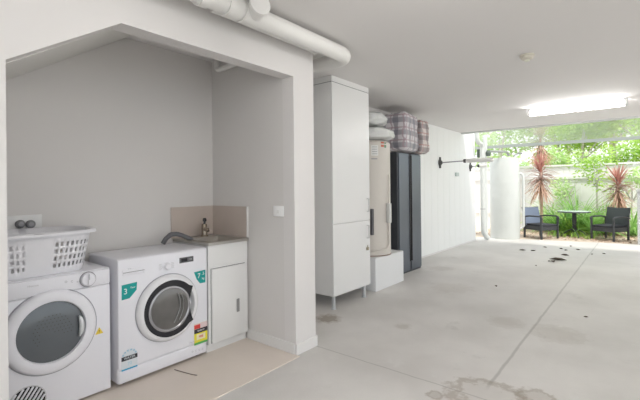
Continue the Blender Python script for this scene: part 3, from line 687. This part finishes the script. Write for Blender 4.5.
# ------------------------------------------------------------------ garden fence, pillar
WOODW = mat('pale_fence', (.74, .74, .73), .7, var=.05, vscale=3)
fn = thing('garden_fence', 'pale timber paling fence behind the garden bed', 'fence', (13.9, 0, 0))
b = NB(); y = -7.0
while y < 6.0:
    box(b, 13.88, 13.91, y, y+.146, -.05, 1.86+random.uniform(-.01, .01)); y += .15
obj('palings', b, WOODW, fn)
for z in (.4, 1.5):
    b = NB(); box(b, 13.83, 13.88, -7, 6, z, z+.08); obj('rail', b, WOODW, fn)
b = NB(); box(b, 13.84, 13.95, -7, 6, 1.88, 1.93); obj('capping', b, WOODW, fn)
b = NB(); pp = pix(640, 240, 2, 0); box(b, 11.02, 11.5, -.60, .10, -.01, 1.15, .01); box(b, 11.0, 11.52, -.62, .115, 1.15, 1.21, .006)
tag(obj('masonry_pillar', b, mat('render_grey', (.52, .53, .52), .8, var=.08, vscale=10)), 'low grey rendered pillar at the right end of the garden bed', 'pillar')

# ------------------------------------------------------------------ outdoor chairs and table
WICK = mat('dark_wicker', (.045, .05, .055), .55, bump=.8, bscale=120); CUSH = mat('charcoal_cushion', (.03, .033, .04), .8)
def armchair(loc, rz, lab, backmat):
    """faces local +x"""
    t = thing('garden_armchair', lab, 'chair', loc, rz); t.scale = (.94, .94, .87)
    def add(name, b, m, par=None, sm=False):
        o = obj(name, b, m, None, sm); o.parent = par or t; return o
    for sx in (-.27, .27):
        for sy in (-.27, .27):
            b = NB(); box(b, sx-.02, sx+.02, sy-.02, sy+.02, 0, .62 if sx > 0 else .60, .004)
            add('leg', b, WICK)
    b = NB(); box(b, -.27, .27, -.27, .27, .24, .36, .008); add('seat', b, WICK)
    b = NB(); box(b, -.24, .28, -.245, .245, .36, .415, .022, 3); add('seat_cushion', b, CUSH, None, True)
    b = NB(); prism(b, [(-.26, .34), (-.22, .34), (-.33, .86), (-.37, .86)], 1, -.26, .26); add('backrest', b, backmat)
    b = NB(); tube(b, [(-.24, -.27, .34), (-.355, -.27, .87), (-.355, .27, .87), (-.24, .27, .34)], .014, 8); add('back_frame', b, WICK)
    for sy in (-.28, .28):
        b = NB(); P = [Vector((-.31, sy, .60)), Vector((-.1, sy, .635)), Vector((.15, sy, .635))]+bend((.2, sy, .635), (.30, sy, .635), (.29, sy, .55)); 
        tube(b, P, .022, 10); add('armrest', b, WICK, None, True)
    return t
armchair((11.12, 1.98, 0), -2.15, 'dark wicker garden armchair with blue-grey back, beside the storage tank', mat('blue_grey_mesh', (.17, .21, .29), .6))
armchair((11.62, .62, 0), 2.62, 'dark wicker garden armchair with black back, beside the grey pillar', mat('black_weave', (.035, .045, .045), .6))
tx, ty = 11.9, 1.36
t = thing('garden_table', 'round glass-topped garden table between the two armchairs', 'table', (tx, ty, 0))
b = NB(); lathe(b, [(.36, .635), (.375, .642), (.375, .652), (.36, .658), (0, .658)], (tx, ty, 0), 40); obj('tabletop', b, mat('green_glass_top', (.42, .52, .48), .1), t, True)
b = NB(); lathe(b, [(.37, .615), (.37, .634), (.345, .634), (.345, .615)], (tx, ty, 0), 40); obj('table_rim', b, DGRAY, t)
b = NB(); tube(b, [(tx, ty, .12), (tx, ty, .634)], .05, 14); obj('pedestal', b, WICK, t, True)
for k in range(4):
    a = k*PI/2+.4; b = NB(); tube(b, bend((tx, ty, .2), (tx+.18*math.cos(a), ty+.18*math.sin(a), .16), (tx+.3*math.cos(a), ty+.3*math.sin(a), .0)), .015, 8); obj('leg', b, WICK, t, True)

# ------------------------------------------------------------------ plants
def leafmat(n, col, tr=.45): return mat(n, col, .5, var=.25, vscale=3, transl=tr)
def blade(bm, base, az, elev, L, wd, droop, n=6, roll=0):
    """strap leaf arching outward"""
    d = Vector((math.cos(az), math.sin(az), 0)); side = Vector((-math.sin(az), math.cos(az), 0))
    p = Vector(base); e = elev; prev = None
    for i in range(n+1):
        t = i/n; wdt = wd*(1-t)**.6*(.6+.4*min(1, t*5))+.0005
        sag = Vector((0, 0, -wdt*.3))
        a = bm.verts.new(p+side*wdt/2); c = bm.verts.new(p-side*wdt/2); m_ = bm.verts.new(p+sag)
        if prev: bm.faces.new((prev[0], a, m_, prev[2])); bm.faces.new((prev[2], m_, c, prev[1]))
        prev = (a, c, m_)
        p = p+(d*math.cos(e)+Vector((0, 0, math.sin(e))))*(L/n); e -= droop/n
def clump(x, y, z, n, L, wd, lab, m, name='strappy_plant', cat='plant', emin=.5, emax=1.5, droop=1.3, group=None):
    b = NB()
    for i in range(n):
        az = random.uniform(0, 2*PI); r = random.uniform(0, .07)
        blade(b, (x+r*math.cos(az), y+r*math.sin(az), z), az, random.uniform(emin, emax), L*random.uniform(.65, 1.1), wd*random.uniform(.7, 1.2), droop*random.uniform(.4, 1.3))
    return tag(obj(name, b, m), lab, cat, group)
def cordyline(x, y, h, lab, crowns, L=.55, reds=('cordyline_red', (.50, .24, .20)), olds=('cordyline_dark', (.40, .27, .24))):
    t = thing('cordyline', lab, 'plant', (x, y, 0))
    b = NB(); P = [Vector((x, y, -.03)), Vector((x+.02, y-.01, h*.5)), Vector((x, y, h))]; tube(b, P, [.045, .035, .03], 12); obj('trunk', b, mat('cordyline_trunk', (.42, .30, .22), .8, var=.2), t, True)
    b = NB()
    for i in range(60):
        az = random.uniform(0, 2*PI); blade(b, (x, y, h+random.uniform(-.12, .05)), az, random.uniform(.75, 1.5), L*random.uniform(.7, 1.1), .038, random.uniform(.0, .5))
    obj('young_leaves', b, mat(*reds, .4, var=.3, transl=.35), t)
    b = NB()
    for i in range(55):
        az = random.uniform(0, 2*PI); blade(b, (x, y, h+random.uniform(-.30, -.05)), az, random.uniform(-.1, .7), L*random.uniform(.7, 1.0), .035, random.uniform(.6, 1.6))
    obj('old_leaves', b, mat(*olds, .5, var=.3, transl=.3), t)
    b = NB()
    for i in range(70):
        az = random.uniform(0, 2*PI); blade(b, (x, y, h+random.uniform(-.55, -.2)), az, random.uniform(-.9, -.2), L*random.uniform(.8, 1.1), .035, random.uniform(.5, 1.0))
    obj('dry_leaves', b, mat('cordyline_dry', (.50, .33, .25), .7, var=.3, transl=.2), t)
p = pix(541, 186, 0, 12.3); cordyline(12.3, p.y, 1.72, 'red cordyline with drooping dry skirt behind the blue-grey armchair', 1, .62)
p = pix(618, 186, 0, 12.7); cordyline(12.7, p.y, 1.38, 'red cordyline behind the black-backed armchair near the pillar', 1, .55)
p = pix(541, 186, 0, 13.2); 
t = cordyline(13.3, pix(541, 186, 0, 13.3).y, 2.75, 'tall pale cordyline crown rising above the fence behind the tank', 1, .6, ('cordyline_olive', (.50, .50, .34)), ('cordyline_sage', (.45, .50, .38)))

G1 = leafmat('leaf_lime', (.42, .62, .14)); G2 = leafmat('leaf_green', (.22, .42, .12)); G3 = leafmat('leaf_pale', (.55, .72, .35)); G4 = leafmat('leaf_mid', (.30, .52, .16))
spots = [(559, 12.5, 1.15, G2, 'dark green strappy plant left of the garden table'), (577, 12.9, 1.55, G4, 'tall green strappy plant directly behind the garden table'),
         (592, 12.5, 1.2, G4, 'arching green strappy plant right of the garden table'), (550, 13.1, 1.2, G3, 'pale strappy plant beside the red cordyline trunk'),
         (605, 13.2, 1.3, G3, 'pale strappy plant behind the black-backed armchair'), (632, 12.9, 1.0, G4, 'green strappy plant next to the grey pillar'),
         (569, 12.3, .7, G1, 'small lime strappy plant under the garden table edge')]
for px_, X, L, m, lab in spots:
    p = pix(px_, 186, 0, X); clump(X, p.y, 0, 100, L, .05, lab, m, droop=1.5)
p = pix(583, 240, 2, 0)
def leaves(bm, c, rad, n, size, flat=1):
    for i in range(n):
        while True:
            q = Vector((random.uniform(-1, 1), random.uniform(-1, 1), random.uniform(-1, 1)))
            if .25 < q.length < 1: break
        p = Vector(c)+Vector((q.x*rad[0], q.y*rad[1], q.z*rad[2]))
        s = size*random.uniform(.6, 1.3); R = Euler((random.uniform(-.9, .9), random.uniform(-.9, .9), random.uniform(0, 2*PI))).to_matrix()
        vs = [bm.verts.new(p+R @ Vector(v_)*s) for v_ in ((-.5, 0, 0), (-.1, .22, .05), (.5, 0, -.04), (-.1, -.22, .05))]
        bm.faces.new((vs[0], vs[2], vs[1])); bm.faces.new((vs[0], vs[3], vs[2]))
def tree(px_, X, z, rad, n, size, m, lab, trunk=.07, clumps=5, name='leafy_tree', lean=0):
    y = pix(px_, 186, 0, X).y; t = thing(name, lab, 'tree' if 'tree' in name else 'shrub', (X, y, 0))
    b = NB(); tube(b, [Vector((X, y+lean, -.05)), Vector((X, y+lean*.5, z*.5)), Vector((X, y, z))], [trunk, trunk*.8, trunk*.4], 10)
    for k in range(6):
        a = random.uniform(0, 2*PI); tube(b, [Vector((X, y+lean*.3, z*.7)), Vector((X+rad[0]*.6*math.cos(a), y+rad[1]*.6*math.sin(a), z+rad[2]*random.uniform(-.2, .6)))], [trunk*.4, trunk*.12], 6)
    obj('trunk', b, mat('pale_bark', (.52, .50, .46), .8, var=.2), t, True)
    b = NB()
    for k in range(clumps):
        c = Vector((X+random.uniform(-.5, .5)*rad[0], y+random.uniform(-.6, .6)*rad[1], z+random.uniform(-.55, .55)*rad[2]))
        leaves(b, c, (rad[0]*.5, rad[1]*.5, rad[2]*.45), n//clumps, size)
    obj('crown', b, m, t)
tree(597, 13.3, 1.75, (.4, .75, .7), 420, .12, G1, 'sparse lime shrub in front of the fence behind the table', .03, 6, 'leafy_shrub')
tree(565, 13.4, 1.2, (.3, .6, .7), 360, .11, G3, 'pale leafy shrub in front of the fence beside the red cordyline', .03, 4, 'leafy_shrub')
tree(632, 13.4, 1.2, (.3, .6, .7), 400, .12, G3, 'pale leafy shrub in front of the fence near the pillar', .03, 4, 'leafy_shrub')
tree(530, 14.8, 1.9, (.5, .9, .8), 900, .14, G3, 'pale bush just over the fence behind the storage tank', .05, 6, 'leafy_shrub')
tree(567, 14.8, 2.0, (.5, .9, .8), 900, .14, G3, 'pale bush just over the fence left of the garden table', .05, 6, 'leafy_shrub')
tree(606, 14.8, 2.0, (.5, .9, .8), 900, .14, G3, 'pale bush just over the fence right of the garden table', .05, 6, 'leafy_shrub')
tree(640, 14.8, 2.0, (.5, .9, .8), 900, .14, G1, 'lime bush just over the fence at the right edge of the view', .05, 6, 'leafy_shrub')
tree(587, 16.4, 3.0, (1.2, 1.5, 1.2), 3200, .15, G1, 'bright lime tree just beyond the fence behind the garden table', .08, 9, lean=.6)
tree(615, 18.2, 4.0, (1.5, 2.0, 1.7), 3200, .2, G4, 'green tree beyond the fence above the black-backed armchair', .09, 9)
tree(548, 18.0, 4.0, (1.5, 2.0, 1.7), 3000, .2, G3, 'pale tree beyond the fence above the storage tank', .10, 9, lean=-1.2)
tree(650, 16.2, 3.4, (1.3, 1.8, 1.5), 2400, .18, G1, 'lime tree beyond the fence at the right edge of the view', .09, 8)
tree(568, 23.0, 5.6, (2.2, 3.0, 2.6), 3600, .27, G3, 'tall pale tree far beyond the fence, left of centre', .14, 10)
tree(612, 26.5, 6.4, (2.2, 3.4, 3.0), 3600, .30, G3, 'tall pale tree far beyond the fence, right of centre', .14, 10)
tree(645, 23.0, 5.2, (2.2, 3.0, 2.6), 3000, .27, G1, 'tall lime tree far beyond the fence at the right edge of the view', .14, 9)
tree(500, 17.5, 3.2, (1.3, 1.8, 1.6), 2200, .2, G3, 'pale tree beyond the fence seen between the pipes and the tank', .09, 7)

# leaf litter : uncountable
b = NB()
for i in range(2600):
    X = random.uniform(11.0, 13.7); Y = random.uniform(-1.6, 3.6)
    if X < 10.46+(3.3-Y)*.2 or (X < 11.6 and Y < .2): continue
    s = random.uniform(.02, .05); R = Euler((random.uniform(-.5, .5), random.uniform(-.5, .5), random.uniform(0, 2*PI))).to_matrix()
    vs = [b.verts.new(Vector((X, Y, .012))+R @ Vector(v_)*s) for v_ in ((-1, 0, 0), (0, .45, .1), (1, 0, 0), (0, -.45, .1))]
    b.faces.new(vs)
tag(obj('leaf_litter', b, mat('litter_brown', (.50, .36, .27), .8, var=.4, vscale=30)), 'brown and cream leaf litter covering the garden bed', 'leaf litter', None, 'stuff')
b = NB()
for i in range(140):
    X = random.uniform(11.5, 12.2); Y = random.uniform(.9, 1.9); blade(b, (X, Y, 0), random.uniform(0, 6.28), random.uniform(.8, 1.5), random.uniform(.08, .2), .02, 1)
tag(obj('ground_cover', b, G1), 'low lime ground cover growing under the garden table', 'ground cover', None, 'stuff')

# fallen leaves scattered on the concrete
def dry_leaf(px_, py_, s, i, lab, grp=None):
    p = pix(px_, py_, 2, 0); R = Euler((0, 0, i*1.7)).to_matrix(); b = NB()
    out = [(-1, 0, .006), (-.5, .35, .03), (.2, .42, .035), (1, .05, .008), (.3, -.38, .03), (-.4, -.34, .025)]
    top = [b.verts.new(p+R @ Vector((x_*s, y_*s, z_*s*8+.002+.006))) for x_, y_, z_ in out]; bot = [b.verts.new(v.co-Vector((0, 0, .004))) for v in top]
    c1 = b.verts.new(p+Vector((0, 0, .010))); c0 = b.verts.new(p+Vector((0, 0, .0015))); n = 6
    for k in range(n):
        b.faces.new((top[k], top[(k+1) % n], c1)); b.faces.new((bot[(k+1) % n], bot[k], c0)); b.faces.new((top[k], bot[k], bot[(k+1) % n], top[(k+1) % n]))
    tag(obj('dry_leaf', b, mat('dry_leaf_dark', (.10, .075, .055), .8)), lab, 'leaf', grp)
dry_leaf(558, 260.2, .13, 1, 'largest dark dry leaf lying on the concrete near the long floor joint', None)
dry_leaf(553, 262, .08, 2, 'dark dry leaf touching the largest fallen leaf')
dry_leaf(565, 255.5, .07, 2.6, 'dark dry leaf just past the largest fallen leaf, toward the armchairs')
dry_leaf(522.5, 250.5, .06, 3, 'dark dry leaf on the concrete nearest the storage tank')
dry_leaf(496, 286.5, .035, 4, 'single dark dry leaf in the middle of the concrete floor, nearest the camera')
for i, (px_, py_, s) in enumerate(((533, 251, .05), (561, 249, .05), (566, 250.5, .04), (578, 250, .05), (592, 254.5, .03), (604, 254, .03), (571, 246.5, .05), (545, 247.5, .04), (549, 261.5, .04), (586, 317.5, .02), (536, 266, .03))):
    dry_leaf(px_, py_, s, i+5, 'tiny dark dry leaf scattered on the concrete floor toward the garden', 'tiny dry leaves on the concrete')
